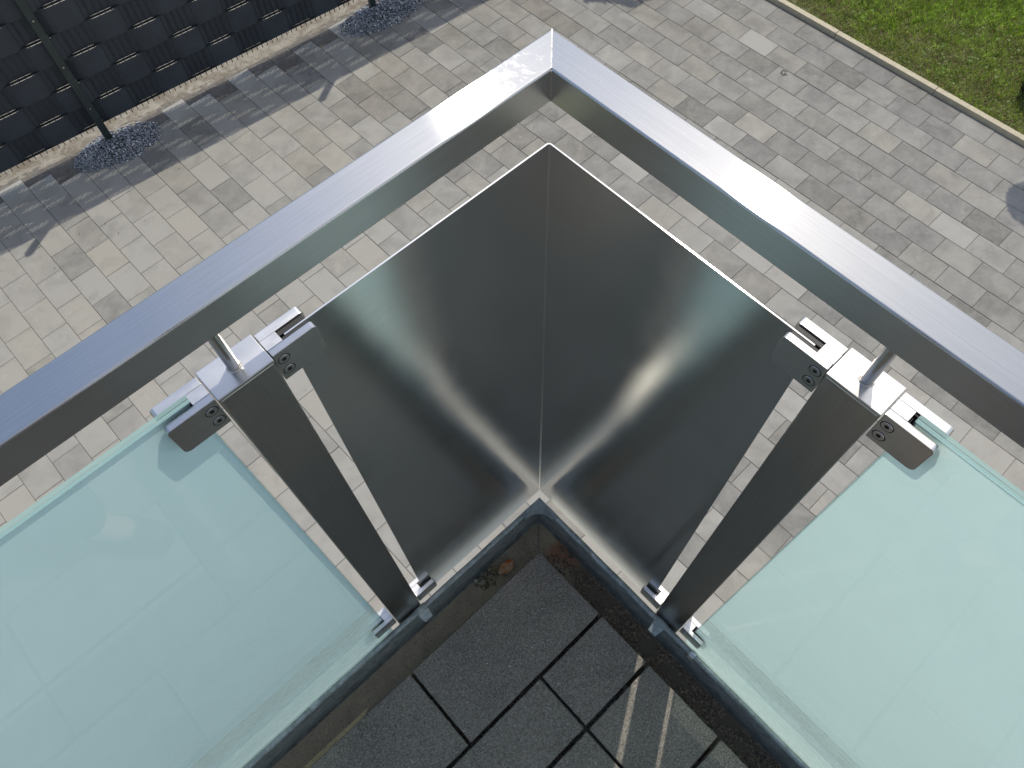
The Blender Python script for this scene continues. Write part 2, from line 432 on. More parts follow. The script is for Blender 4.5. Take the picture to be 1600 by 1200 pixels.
def stone_bm(bm, cx, cy, lx, ly, zt, col=None, lay=None, rot=True, tilt=(0, 0)):
    """top face with a fine chamfer and the sides; long side along v"""
    hx, hy, c = lx/2-GAP, ly/2-GAP, .0028
    rings = []
    for dx, dz in ((0, -.03), (0, -c), (c*1.1, 0)):
        ring = []
        for sx, sy in ((-1, -1), (1, -1), (1, 1), (-1, 1)):
            lxp, lyp = sx*(hx-dx), sy*(hy-dx)
            z = dz + tilt[0]*lxp + tilt[1]*lyp
            if rot:
                p = uv2w(cx+lxp, cy+lyp); ring.append(bm.verts.new((p.x, p.y, zt+z)))
            else: ring.append(bm.verts.new((cx+lxp, cy+lyp, zt+z)))
        rings.append(ring)
    fs = [bm.faces.new(rings[2])]
    for k in range(2):
        for i in range(4): fs.append(bm.faces.new((rings[k][i], rings[k][(i+1) % 4], rings[k+1][(i+1) % 4], rings[k+1][i])))
    if lay is not None:
        for f in fs:
            for lp in f.loops: lp[lay] = col
# which stones show largest: project the centre and drop those behind the deck, sheet and glass
def inpoly(p, poly):
    c = False; n = len(poly)
    for i in range(n):
        a, b = poly[i], poly[i-1]
        if (a[1] > p[1]) != (b[1] > p[1]) and p[0] < (b[0]-a[0])*(p[1]-a[1])/(b[1]-a[1])+a[0]: c = not c
    return c
def poly3(ps): return [project(p)[:2] for p in ps]
OCC = [poly3([(.02, .02, -.12), (.37, .02, -.12), (.37, .02, -1.22), (.02, .02, -1.22)]),
       poly3([(.02, .02, -.12), (.02, .37, -.12), (.02, .37, -1.22), (.02, .02, -1.22)]),
       poly3([(.042, .042, -1.19), (1.4, .042, -1.19), (1.4, 1.4, -1.19), (.042, 1.4, -1.19)]),
       poly3([(.475, .02, -.115), (1.0, .02, -.115), (1.0, .02, -1.26), (.475, .02, -1.26)]),
       poly3([(.02, .48, -.115), (.02, 1.0, -.115), (.02, 1.0, -1.26), (.02, .48, -1.26)])]
cand = []
for k, s_ in enumerate(stones):
    p = uv2w(s_[0], (s_[1]+s_[2])/2); q = project((p.x, p.y, G))
    if q is None or not (-30 < q[0] < 1630 and -30 < q[1] < 1230): continue
    if any(inpoly(q[:2], o) for o in OCC): continue
    cand.append((-(s_[2]-s_[1])/q[2]**2, k))
cand.sort(); single = {k for _, k in cand[:298]}
base_me = {}
fb = bmesh.new(); lay = fb.loops.layers.float_color.new('tone')
for k, s_ in enumerate(stones):
    uc, a0, a1, cut = s_
    tone = stone_tone(*s_); dz = R.gauss(0, .0007); tilt = (R.gauss(0, .004), R.gauss(0, .003))
    if k in single:
        key = round(a1-a0, 3)
        if key not in base_me:
            b2 = bmesh.new(); stone_bm(b2, 0, 0, W, a1-a0, 0, rot=False)
            me = bpy.data.meshes.new('paver'); bmesh.ops.recalc_face_normals(b2, faces=b2.faces); b2.to_mesh(me); b2.free(); me.materials.append(m_pav_i)
            base_me[key] = me
        o = bpy.data.objects.new('paver', base_me[key]); link(o, driveway)
        p = uv2w(uc, (a0+a1)/2); o.location = (p.x, p.y, G+dz); o.rotation_euler = (tilt[1], -tilt[0], TH)
        o.color = tone
    else:
        stone_bm(fb, uc, (a0+a1)/2, W, a1-a0, G+dz, tone, lay, True, tilt)
fo = obj('paver_field', fb, m_pav_a, driveway); tag(fo, kind='stuff')

def npath():
    s = NT('pale_concrete'); v = s.coord((1, 1, 1), 'World'); a = s.noise(v, 6, 5, .6)
    return s.set(Base_Color=s.mix(s.rng(a, .3, .7, 0, 1), (.42, .39, .33), (.52, .48, .40)), Roughness=.9)
bm = bmesh.new()
bm.faces.new([bm.verts.new(q) for q in ((-8, fence_y(-8)-.30, G-.02), (4, fence_y(4)-.30, G-.02), (4, -8.6, G-.02), (-8, -8.6, G-.02))])
tag(obj('path_beyond_fence', bm, npath()), kind='structure')
# haunching of concrete and dirt between stones and fence
def haunch_mat():
    s = NT('dirty_concrete_haunch')
    v = s.coord((1, 1, 1), 'World')
    a = s.noise(v, 9, 6, .7, .8); b = s.noise(v, 90, 5, .7)
    col = s.mix(s.rng(a, .40, .60, 0, 1), (.31, .285, .235), (.17, .14, .10))
    col = s.mix(s.rng(a, .66, .74, 0, .8), col, (.30, .16, .09))
    col = s.mix(s.rng(b, .5, .72, 0, .6), col, (.13, .115, .09))
    return s.set(Base_Color=col, Roughness=.9, Normal=s.bump(b, .8, .006))
bm = bmesh.new(); NX, NY = 260, 10
g = [[None]*(NY+1) for _ in range(NX+1)]
for i in range(NX+1):
    x = -8 + 11*i/NX
    for j in range(NY+1):
        y = edge_y(x) - .30*j/NY + .0
        z = G - .004 - .004*j/NY*3 + R.uniform(-.0035, .0035) + .006*math.sin(x*7+j)*math.sin(x*3.1+j*.7)*.5
        if j == 0: z = G-.012
        g[i][j] = bm.verts.new((x, y+.004, z))
for i in range(NX):
    for j in range(NY): bm.faces.new((g[i][j], g[i+1][j], g[i+1][j+1], g[i][j+1]))
haunch = tag(obj('fence_border', bm, haunch_mat(), smooth=True), kind='structure')

# ------------------------------------------------------------------ lawn edging and lawn
m_kerb = simple('tan_concrete_kerb', (.42, .37, .265), .85, 0, 25, .12, .4, 250)
kerb = empty('lawn_kerb', (0, 0, G)); tag(kerb, 'low tan concrete edging stones between the paving and the lawn', 'kerb')
UK = XR + I0*W
vj = w2uv(-5.62, -1.99).y
for k in range(-4, 7):
    a0 = vj + k*1.0; a1 = a0 + .997
    bm = bmesh.new()
    cx, cy = UK-.031, (a0+a1)/2
    bx(bm, -.028, .028, -(a1-a0)/2, (a1-a0)/2, -.12, .048, bev=.006, seg=2)
    o = obj('kerb_stone', bm, m_kerb, kerb); shade_auto(o)
    p = uv2w(cx, cy); o.location = (p.x+R.uniform(-.002, .002), p.y, R.uniform(-.002, .002)); o.rotation_euler = (0, 0, TH+R.uniform(-.001, .001))

def lawn_soil():
    s = NT('lawn_soil')
    v = s.coord((1, 1, 1), 'World')
    a = s.noise(v, 4, 6, .65); b = s.noise(v, 70, 5, .7)
    col = s.mix(s.rng(a, .3, .7, 0, 1), (.09, .12, .03), (.17, .145, .08))
    col = s.mix(s.rng(b, .45, .7, 0, .7), col, (.03, .04, .014))
    return s.set(Base_Color=col, Roughness=.95, Normal=s.bump(b, .8, .01))
bm = bmesh.new()
e0, e1 = uv2w(UK-.058, -5.7), uv2w(UK-.058, VEND)
bm.faces.new([bm.verts.new(q) for q in ((e0.x, e0.y, G+.018), (e1.x, e1.y, G+.018), (-14, VEND, G+.018), (-14, -5.9, G+.018))])
lawn = tag(obj('lawn_ground', bm, lawn_soil()), kind='structure')
def grass_mat():
    s = NT('grass_blades')
    a = s.n('ShaderNodeAttribute', attribute_name='tone')
    s.set(Base_Color=a.outputs['Color'], Roughness=.5, Specular_IOR_Level=.35)
    tl = s.n('ShaderNodeBsdfTranslucent'); s.l(a.outputs['Color'], tl.inputs['Color'])
    mx_ = s.n('ShaderNodeMixShader'); mx_.inputs[0].default_value = .45
    s.l(s.b.outputs[0], mx_.inputs[1]); s.l(tl.outputs[0], mx_.inputs[2]); s.l(mx_.outputs[0], s.out.inputs['Surface'])
    return s.m
m_grass = grass_mat()
from mathutils import noise as mnoise
def mesh_np(name, verts, faces, cols, mat, nper):
    me = bpy.data.meshes.new(name)
    nf = len(faces)
    me.vertices.add(len(verts)); me.vertices.foreach_set('co', np.asarray(verts, np.float32).ravel())
    me.loops.add(nf*nper); me.loops.foreach_set('vertex_index', np.asarray(faces, np.int32).ravel())
    me.polygons.add(nf); me.polygons.foreach_set('loop_start', np.arange(nf, dtype=np.int32)*nper)
    me.update(calc_edges=True)
    if cols is not None:
        at = me.color_attributes.new('tone', 'FLOAT_COLOR', 'CORNER')
        c = np.ones((nf*nper, 4), np.float32); c[:, :3] = np.repeat(np.asarray(cols, np.float32), nper, axis=0)
        at.data.foreach_set('color', c.ravel())
    me.materials.append(mat); me.validate()
    return me
rs = np.random.RandomState(3)
def grass(n):
    P = []; F = []; Cc = []
    made = 0
    while made < n:
        x = rs.uniform(-8.2, -5.62); y = rs.uniform(-4.2, .9)
        uvp = w2uv(x, y)
        if uvp.x > UK-.06: continue
        d = UK-.06-uvp.x
        pn = mnoise.noise((x*1.3, y*1.3, 3.1))*.5 + mnoise.noise((x*4.1, y*4.1, 7.7))*.35 + mnoise.noise((x*9, y*9, 1.7))*.22
        lush = min(1, max(0, .38 + d*.70 + pn*.95))
        if lush < .16 and rs.rand() < .62: continue
        h = rs.uniform(.014, .044)*(.6+.8*lush)*(1+.4*mnoise.noise((x*12, y*12, 9.9))); wd = rs.uniform(.0022, .0042)
        an = rs.uniform(0, 6.283); ln = rs.uniform(.2, 1.0)*h; la = rs.uniform(0, 6.283)
        ca, sa = math.cos(an)*wd, math.sin(an)*wd
        dx, dy = math.cos(la)*ln, math.sin(la)*ln
        z = G+.016; b = len(P)
        P += [(x-ca, y-sa, z), (x+ca, y+sa, z), (x+ca*.7+dx*.45, y+sa*.7+dy*.45, z+h*.62), (x+dx, y+dy, z+h), (x-ca*.7+dx*.45, y-sa*.7+dy*.45, z+h*.62)]
        F.append((b, b+1, b+2, b+3, b+4))
        if rs.rand() < .10+.38*(1-lush): c = np.array((.36, .29, .15))*rs.uniform(.7, 1.25)
        else:
            c = np.array((.24, .29, .075))*(1-lush) + np.array((.26, .375, .05))*lush
            c = c*rs.uniform(.5, 1.6)*(1+.55*mnoise.noise((x*16, y*16, 4.4)))
        Cc.append(np.clip(c, 0, 1)); made += 1
    o = link(bpy.data.objects.new('grass', mesh_np('grass', P, F, Cc, m_grass, 5)))
    return tag(o, 'short patchy green lawn grass beyond the tan kerb', 'grass', kind='stuff')
grass(150000)
def clover(n):
    P = []; F = []; Cc = []
    for _ in range(n):
        while True:
            x = rs.uniform(-8.2, -5.62); y = rs.uniform(-4.2, .9)
            if w2uv(x, y).x < UK-.10 and mnoise.noise((x*2.2, y*2.2, 11.5)) > -.12+rs.rand()*.35: break
        c = np.array((.24, .36, .12))*rs.uniform(.7, 1.35); z = G+rs.uniform(.036, .052); r = rs.uniform(.004, .009)
        a0 = rs.uniform(0, 6.28)
        for k in range(3):
            a = a0+k*2.094; cx, cy = x+math.cos(a)*r*.95, y+math.sin(a)*r*.95; b = len(P)
            for q in range(5):
                t = q*1.2566; P.append((cx+math.cos(t)*r*.8, cy+math.sin(t)*r*.8, z+rs.uniform(-.003, .004)))
            F.append((b, b+1, b+2, b+3, b+4)); Cc.append(np.clip(c, 0, 1))
    o = link(bpy.data.objects.new('clover', mesh_np('clover', P, F, Cc, m_grass, 5)))
    return tag(o, 'pale green clover leaves scattered through the lawn', 'clover', kind='stuff')
clover(900)

# ------------------------------------------------------------------ gravel heaps
m_grav = NT('blue_grey_chippings')
_a = m_grav.n('ShaderNodeAttribute', attribute_name='tone')
m_grav = m_grav.set(Base_Color=_a.outputs['Color'], Roughness=.42, Specular_IOR_Level=.6)
def gravel(cx, cy, rx, ry, n, label):
    P = []; F = []; Cc = []
    for _ in range(n):
        a = rs.uniform(0, 6.283); rr = rs.rand()**.5
        if rr > .82 and rs.rand() < .5: continue
        lx = math.cos(a)*rr*rx; ly = math.sin(a)*rr*ry
        x = cx+lx; y = cy+ly+FSL*lx
        r = rs.uniform(.006, .015)
        z = G + max(0, (1-rr*rr))*.030*rs.rand() + r*.4
        b = len(P)
        rot = Matrix.Rotation(rs.uniform(0, 6.28), 3, Vector(rs.normal(size=3)).normalized())
        k = rs.uniform(.55, 1.0); m_ = rs.uniform(.45, .9)
        oct_ = [(1, 0, 0), (-1, 0, 0), (0, k, 0), (0, -k, 0), (0, 0, m_), (0, 0, -m_), ]
        for p in oct_:
            v = rot @ Vector(p)*r*rs.uniform(.8, 1.15); P.append((x+v.x, y+v.y, z+v.z))
        for f in ((0, 2, 4), (2, 1, 4), (1, 3, 4), (3, 0, 4), (2, 0, 5), (1, 2, 5), (3, 1, 5), (0, 3, 5)): F.append(tuple(b+q for q in f))
        c = np.array((.22, .235, .26))*rs.uniform(.45, 1.5)
        if rs.rand() < .06: c = np.array((.5, .5, .5))
        Cc += [c]*8
    me = mesh_np('gravel', P, F, Cc, m_grav, 3)
    return tag(link(bpy.data.objects.new('gravel', me)), label, 'gravel', kind='stuff')
gravel(-.29, -5.34, .38, .21, 3200, 'blue grey stone chippings heaped at the foot of the left fence post')
gravel(-2.93, -5.09, .46, .20, 3400, 'blue grey stone chippings heaped at the foot of the fence post at the top edge')

# ------------------------------------------------------------------ privacy fence
FANG = math.atan(FSL)
m_bolt = simple('bolt_zinc', (.5, .5, .48), .3, 1.0)
fence = empty('privacy_fence', (-.28, fence_y(-.28), G), FANG)
tag(fence, 'tall anthracite bar mat fence woven with dark privacy strips, above the paving at upper left', 'fence')
PX = [2.49, 0.0, -2.643, -5.28]       # posts along the fence
for k, px in enumerate(PX):
    bm = bmesh.new(); bx(bm, px-.030, px+.030, -.020, .020, -.3, 2.0, bev=.003, seg=1)
    post = obj('fence_post', bm, m_anth, fence)
    bm = bmesh.new()
    prism(bm, [(px-.033, 2.001), (px+.033, 2.001), (px+.022, 2.03), (px-.022, 2.03)], -.023, .023, ax='y')
    obj('post_cap', bm, m_anth, post)
    for zz in (.35, .75, 1.15, 1.55):
        bm = bmesh.new(); cyl(bm, (px, .0198, zz), (px, .0255, zz), .0065, n=10)
        obj('clamp_bolt', bm, m_bolt, post)
MY = -.045                              # mat plane behind the posts
ROWH = .197; NR = 8; ZB = .150
WP = .050                               # wire pitch
wires = bmesh.new()
def wbox(bm, x0, x1, y0, y1, z0, z1):
    v = [bm.verts.new(p) for p in ((x0, y0, z0), (x1, y0, z0), (x1, y1, z0), (x0, y1, z0), (x0, y0, z1), (x1, y0, z1), (x1, y1, z1), (x0, y1, z1))]
    for f in ((0, 1, 5, 4), (1, 2, 6, 5), (2, 3, 7, 6), (3, 0, 4, 7), (4, 5, 6, 7), (3, 2, 1, 0)): bm.faces.new([v[q] for q in f])
x = PX[-1]
while x < PX[0]+.01:
    wbox(wires, x-.003, x+.003, MY-.003, MY+.003, ZB-.045, ZB+NR*(ROWH+.007)+.03); x += WP
for r in range(NR+1):
    z = ZB + r*(ROWH+.007) - .0025
    for yy in (-.007, .007): wbox(wires, PX[-1], PX[0], MY+yy-.0035, MY+yy+.0035, z-.0035, z+.0035)
tag(obj('bar_mat', wires, m_wire, fence), kind='stuff')
HALF = 5                                # a strip passes in front of five wires, then behind five
for s_ in range(3):
    xa, xb = PX[s_+1]+.003, PX[s_]-.003
    for r in range(NR):
        z0 = ZB + r*(ROWH+.007); z1 = z0 + ROWH
        bm = bmesh.new(); n = int((xb-xa)/.0125); prev = None
        ph = (r % 2)*math.pi + .6
        for i in range(n+1):
            x = xa + (xb-xa)*i/n
            sv = math.sin((x-PX[-1])/(WP*HALF)*math.pi + ph)
            y = MY + .0150*math.copysign(min(1, abs(sv)*1.7)**.8, sv)
            cur = (bm.verts.new((x, y, z0)), bm.verts.new((x, y, z1)), bm.verts.new((x, y-.0014, z0)), bm.verts.new((x, y-.0014, z1)))
            if prev:
                bm.faces.new((prev[0], cur[0], cur[1], prev[1])); bm.faces.new((prev[2], prev[3], cur[3], cur[2]))
                bm.faces.new((prev[1], cur[1], cur[3], prev[3])); bm.faces.new((prev[0], prev[2], cur[2], cur[0]))
            prev = cur
        o = obj('privacy_strip', bm, m_strip, fence); shade_auto(o, 50)

# ------------------------------------------------------------------ building under the balcony, deck
house = empty('house', (0, 0, 0)); tag(house, 'white rendered house wall carrying the balcony', 'house')
box('wall', (.40, 9, .40, 9, G-.1, -1.62), m_house, house)
m_bounce = simple('white_bounce', (.74, .71, .65), .7, 0, 25, .05)  # unseen white boards added to brighten the foot of the corner sheet
box('bounce_board', (.0422, 6, .0422, .0428, -1.62, -1.205), m_bounce, house)
box('bounce_board', (.0422, .0428, .0429, 6, -1.62, -1.205), m_bounce, house)
box('balcony_slab', (.048, 9, .048, 9, -1.62, -1.335), m_slab, house)

ZT = -1.272
terrace = tag(sheet('terrace_floor', .10, 4.2, .10, 4.2, -1.331, m_slab), kind='structure')
def deck_tile(x0, x1, y0, y1, dz=0):
    g_ = .0018
    bm = bmesh.new()
    x0 += g_; x1 -= g_; y0 += g_; y1 -= g_
    # slightly worn outline: extra vertices along each side
    pts = []
    def run(a, b, n):
        for i in range(n):
            t = i/n; pts.append((a[0]+(b[0]-a[0])*t, a[1]+(b[1]-a[1])*t))
    c = .002
    cs = [(x0+c, y0), (x1-c, y0), (x1, y0+c), (x1, y1-c), (x1-c, y1), (x0+c, y1), (x0, y1-c), (x0, y0+c)]
    for k in range(8):
        a, b = cs[k], cs[(k+1) % 8]; run(a, b, 1 if k % 2 else 26)
    j = [(p[0]+R.gauss(0, .00035), p[1]+R.gauss(0, .00035)) for p in pts]
    mx_, my_ = (x0+x1)/2, (y0+y1)/2
    def sc(p, d):
        return (p[0]+math.copysign(d, mx_-p[0]) if abs(p[0]-mx_) > (x1-x0)/2-.012 else p[0], p[1]+math.copysign(d, my_-p[1]) if abs(p[1]-my_) > (y1-y0)/2-.012 else p[1])
    lo = [bm.verts.new((p[0], p[1], ZT-.038+dz)) for p in j]
    mid = [bm.verts.new((p[0], p[1], ZT-.0016+dz+R.gauss(0, .0002))) for p in j]
    top = [bm.verts.new((*sc(p, .0016), ZT+dz)) for p in j]
    bm.faces.new(top); n = len(j)
    for i in range(n):
        bm.faces.new((lo[i], lo[(i+1) % n], mid[(i+1) % n], mid[i])); bm.faces.new((mid[i], mid[(i+1) % n], top[(i+1) % n], top[i]))
    o = obj('terrace_tile', bm, m_tile, terrace)
    return o
XA, XE = .112, 4.0
rows = [(.116, .312, .502), (.317, .453, .303), (.4585, .655, .303), (.660, .856, .503), (.861, 1.057, .303)]
yy = 1.062
while yy < 3.6: rows.append((yy, yy+.196, .503 if len(rows) % 2 else .303)); yy += .201
for ri, (ya, yb, xj) in enumerate(rows):
    deck_tile(XA, xj-.0015, ya, yb, R.uniform(-.001, .001))
    x = xj
    while x < XE:
        deck_tile(x+.0015, x+.3985, ya, yb, R.uniform(-.001, .001)); x += .4015

# ------------------------------------------------------------------ gutter
E0 = .042
gutter = empty('gutter', (0, 0, 0)); tag(gutter, 'weathered zinc gutter running round the corner of the terrace', 'gutter')
def gutter_run(flip):
    def T(p): return (p[1], p[0], p[2]) if flip else p
    # profile across (d from outer edge, z): outer wall, rolled bead, inner floor
    prof = [(.001, -1.345), (.001, -1.200)]
    for k in range(13):
        a = math.pi - k*math.pi*1.28/12
        prof.append((.0064+.0064*math.cos(a), -1.1924+.0064*math.sin(a)))
    prof += [(.0052, -1.200), (.0055, -1.225), (.006, -1.322), (.010, -1.329)]
    bm = bmesh.new(); prev = None
    NS = 60
    for i in range(NS+1):
        cur = []
        for d, z in prof:
            x = E0 + d + (3.4)*i/NS if True else 0
            t = i/NS; xs = (E0+d) + (3.9-E0-d)*t**1.5
            wob = .0004*math.sin(i*1.7) if i else 0
            cur.append(bm.verts.new(T((xs, E0+d+wob, z))))
        if prev:
            for a in range(len(prof)-1): bm.faces.new((prev[a], cur[a], cur[a+1], prev[a+1]))
        prev = cur
    o = obj('gutter_wall', bm, m_zinc, gutter); shade_auto(o, 60)
gutter_run(False); gutter_run(True)
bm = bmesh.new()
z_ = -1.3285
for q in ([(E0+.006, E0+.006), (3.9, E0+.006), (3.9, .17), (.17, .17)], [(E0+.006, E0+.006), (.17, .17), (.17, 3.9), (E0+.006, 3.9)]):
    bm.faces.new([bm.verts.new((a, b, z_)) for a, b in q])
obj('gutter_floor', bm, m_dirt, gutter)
# corner plate with a cut-off inner corner
bm = bmesh.new()
a = E0+.004
prism(bm, [(a-.002, a-.002), (a+.062, a-.002), (a+.056, a+.013), (a+.034, a+.018), (a+.018, a+.034), (a+.013, a+.056), (a-.002, a+.062)], -1.1868, -1.1846)
obj('corner_plate', bm, m_zinc, gutter)
bm = bmesh.new(); cyl(bm, (a+.004, a+.004, -1.327), (.115, .115, -1.3265), .0012, n=8)
obj('floor_seam', bm, m_zinc, gutter)
def strap(at, flip, wdt=.022, lift=.0014, mat=None, name='strap', ext=.034):
    bm = bmesh.new(); pr = []
    for k in range(11):
        t = math.pi*(1.02 - k*.84/10)
        pr.append((.0064+(.0064+lift)*math.cos(t), -1.1924+(.0064+lift)*math.sin(t)))
    pr += [(.0165, -1.194), (ext-.008, -1.203)]
    prev = None
    for d, z in pr:
        cur = []
        for s2, dd in ((-1, 0), (1, 0), (1, -.0012), (-1, -.0012)):
            p = (at+s2*wdt/2*(1 - (.25 if d > .03 else 0)), E0+d+dd*.5, z+dd)
            cur.append(bm.verts.new((p[1], p[0], p[2]) if flip else p))
        if prev:
            for q in range(4): bm.faces.new((prev[q], prev[(q+1) % 4], cur[(q+1) % 4], cur[q]))
        prev = cur
    bm.faces.new(prev)
    o = obj(name, bm, mat or m_zinc, gutter); shade_auto(o, 40); return o
strap(.402, False, .026, ext=.040); strap(.420, True, .026, ext=.042)
m_tin = simple('bright_zinc', (.55, .56, .56), .3, .9, 80, .2)
strap(.508, True, .012, .0018, m_tin, 'bright_clip', .026)
# bird droppings / dark specks on the bead
# ------------------------------------------------------------------ debris in the gutter
def leaf_clump(cx, cy, n, r, cols, name, label, cat, zb=-1.327):
    P = []; F = []; Cc = []
    for _ in range(n):
        a = rs.uniform(0, 6.28); q = rs.rand()**.6*r
        x, y = cx+math.cos(a)*q*1.35, cy+math.sin(a)*q*.8; z = zb+rs.uniform(.001, .012)*(1.2-q/r)
        s1 = rs.uniform(.0025, .0065); nrm = Vector(rs.normal(size=3)+np.array([0, 0, 1.2])).normalized()
        mtx = nrm.to_track_quat('Z', 'Y').to_matrix() @ Matrix.Rotation(rs.uniform(0, 6.28), 3, 'Z'); b = len(P)
        for lx, ly, lz in ((-1.4, 0, .2), (-.5, -.7, 0), (.7, -.5, 0), (1.5, 0, .3), (.6, .6, 0), (-.6, .6, 0)):
            v = mtx @ Vector((lx*s1, ly*s1, lz*s1)); P.append((x+v.x, y+v.y, max(z+v.z, zb)))
        F.append(tuple(range(b, b+6))); c = np.array(cols[rs.randint(len(cols))])*rs.uniform(.6, 1.3); Cc.append(np.clip(c, 0, 1))
    me = mesh_np(name, P, F, Cc, m_grass, 6)
    return tag(link(bpy.data.objects.new(name, me)), label, cat, kind='stuff')
leaf_clump(.235, .070, 90, .026, [(.30, .26, .15), (.42, .36, .22), (.14, .14, .08), (.62, .56, .40), (.5, .5, .46)], 'leaf_litter', 'small heap of dry leaves and moss in the gutter left of its corner', 'leaves')
# curled rust-red leaf
bm = bmesh.new(); prev = None
for i in range(9):
    t = i/8; cur = []
    for j in range(7):
        u = (j/6-.5)*2; wd = .0135*math.sin(math.pi*(.08+.84*t))
        cur.append(bm.verts.new((.188+(t-.5)*.046+R.gauss(0, .0006), .083+u*wd+R.gauss(0, .0006), -1.324+.010*u*u+.006*(2*t-1)**2+R.gauss(0, .0006))))
    if prev:
        for j in range(6): bm.faces.new((prev[j], cur[j], cur[j+1], prev[j+1]))
    prev = cur
def leafm():
    s = NT('dry_leaf'); v = s.coord((1, 1, 1), 'World')
    f = s.noise(v, 60, 4, .6)
    c = s.mix(s.rng(f, .4, .58, 0, 1), (.40, .10, .02), (.50, .38, .24))
    return s.set(Base_Color=c, Roughness=.6)
tag(obj('dry_leaf', bm, leafm(), smooth=True), 'curled rust red dead leaf in the gutter near its corner', 'leaf')
# dirt crumbs: dense on the right run, sparse on the left
P = []; F = []; Cc = []
def crumb(x, y, r, c, zb=-1.328):
    b = len(P); k = rs.uniform(0, 6.28)
    for q in range(4): P.append((x+math.cos(k+q*1.57)*r*rs.uniform(.6, 1.2), y+math.sin(k+q*1.57)*r*rs.uniform(.6, 1.2), zb))
    P.append((x, y, zb+r*rs.uniform(.5, 1.1)))
    for q in range(4): F.append((b+q, b+(q+1) % 4, b+4)); Cc.append(c)
for _ in range(9000):
    y = .13+rs.rand()**.8*1.1; x = rs.uniform(.050, .118)
    if mnoise.noise((x*60, y*22, 2)) < -.18: continue
    crumb(x, y, rs.uniform(.0007, .0042), np.array((.075, .058, .034))*rs.uniform(.25, 1.0)**2*3.2)
for _ in range(900):
    crumb(.06+rs.rand()*1.2, rs.uniform(.048, .118), rs.uniform(.0006, .0016), np.array((.05, .042, .03))*rs.uniform(.4, 1.8))
tag(link(bpy.data.objects.new('gutter_dirt', mesh_np('gutter_dirt', P, F, Cc, m_grav, 3))), 'dark crumbs of soil and moss lying along the gutter floor', 'dirt', kind='stuff')

# ------------------------------------------------------------------ handrail
rail = empty('handrail', (0, 0, -.02)); tag(rail, 'square brushed steel handrail meeting in a mitred corner at the top', 'handrail')
def rail_section(flip, mat):
    # the section profile is a rounded square, mitred at the corner
    w_, h_, r_ = .040, .0397, .0026
    prof = []
    for cx, cy, a0 in ((w_-r_, -r_, 0), (r_, -r_, 90), (r_, -h_+r_, 180), (w_-r_, -h_+r_, 270)):
        for k in range(5):
            a = math.radians(a0+k*22.5); prof.append((cx+r_*math.cos(a), cy+r_*math.sin(a)))
    bm = bmesh.new(); n = len(prof)
    A = []; B = []
    for d, z in prof:
        p, q = (d, d, z), (4.0, d, z)
        if flip: q = (d, 4.0, z)
        A.append(bm.verts.new((p[0], p[1], z+.02))); B.append(bm.verts.new((q[0], q[1], z+.02)))
    for i in range(n): bm.faces.new((A[i], A[(i+1) % n], B[(i+1) % n], B[i]))
    bm.faces.new(B)
    bm.normal_update()
    bmesh.ops.recalc_face_normals(bm, faces=bm.faces)
    for f in bm.faces: f.material_index = 1 if abs(f.normal.z) < .3 else 0
    o = obj('rail_section', bm, mat, rail); shade_auto(o, 60); return o
rail_section(False, [st_x, st_xs]); rail_section(True, [st_y, st_ys])
# ground-down weld along the mitre: top, inner face
bm = bmesh.new()
prism(bm, [(.0007, -.0001), (.0395, .0387), (.0389, .0395), (-.0001, .0007)], .0197, .02018)
obj('weld_seam', bm, m_weld, rail)
bm = bmesh.new(); cyl(bm, (.0402, .0402, .0180), (.0402, .0402, -.0182), .0006, n=8)
obj('weld_seam', bm, m_weld, rail)

# ------------------------------------------------------------------ corner sheet
sheet_t = empty('corner_sheet', (.02, .02, -.12)); tag(sheet_t, 'folded brushed steel sheet closing the corner of the railing', 'panel')
def wing(flip, mat, end):
    rr = .0045; t = .0018
    pth = []
    c0 = .0188
    if True:
        # centre of the fold arc lies inside the corner
        for k in range(5):
            a = math.radians(225 - k*45/4) if flip else math.radians(225 + k*45/4)
            pth.append((c0+rr+rr*math.cos(a), c0+rr+rr*math.sin(a), a))
    bm = bmesh.new(); pr = []
    for x, y, a in pth:
        pr.append(((x, y), (x-t*math.cos(a), y-t*math.sin(a))))
    if flip: pr.append(((c0, end), (c0+t, end)))
    else: pr.append(((end, c0), (end, c0+t)))
    prev = None
    for (o1, i1) in pr:
        cur = [bm.verts.new((q[0]-.02, q[1]-.02, z)) for q in (o1, i1) for z in (-1.104, -.0016)]
        if prev:
            bm.faces.new((prev[0], cur[0], cur[1], prev[1])); bm.faces.new((prev[2], prev[3], cur[3], cur[2]))
            bm.faces.new((prev[1], cur[1], cur[3], prev[3])); bm.faces.new((prev[0], prev[2], cur[2], cur[0]))
        prev = cur
    bm.faces.new((prev[0], prev[1], prev[3], prev[2]))
    o = obj('sheet_wing', bm, mat, sheet_t); shade_auto(o, 40); return o
wing(False, st_px, .3706); wing(True, st_py, .3720)

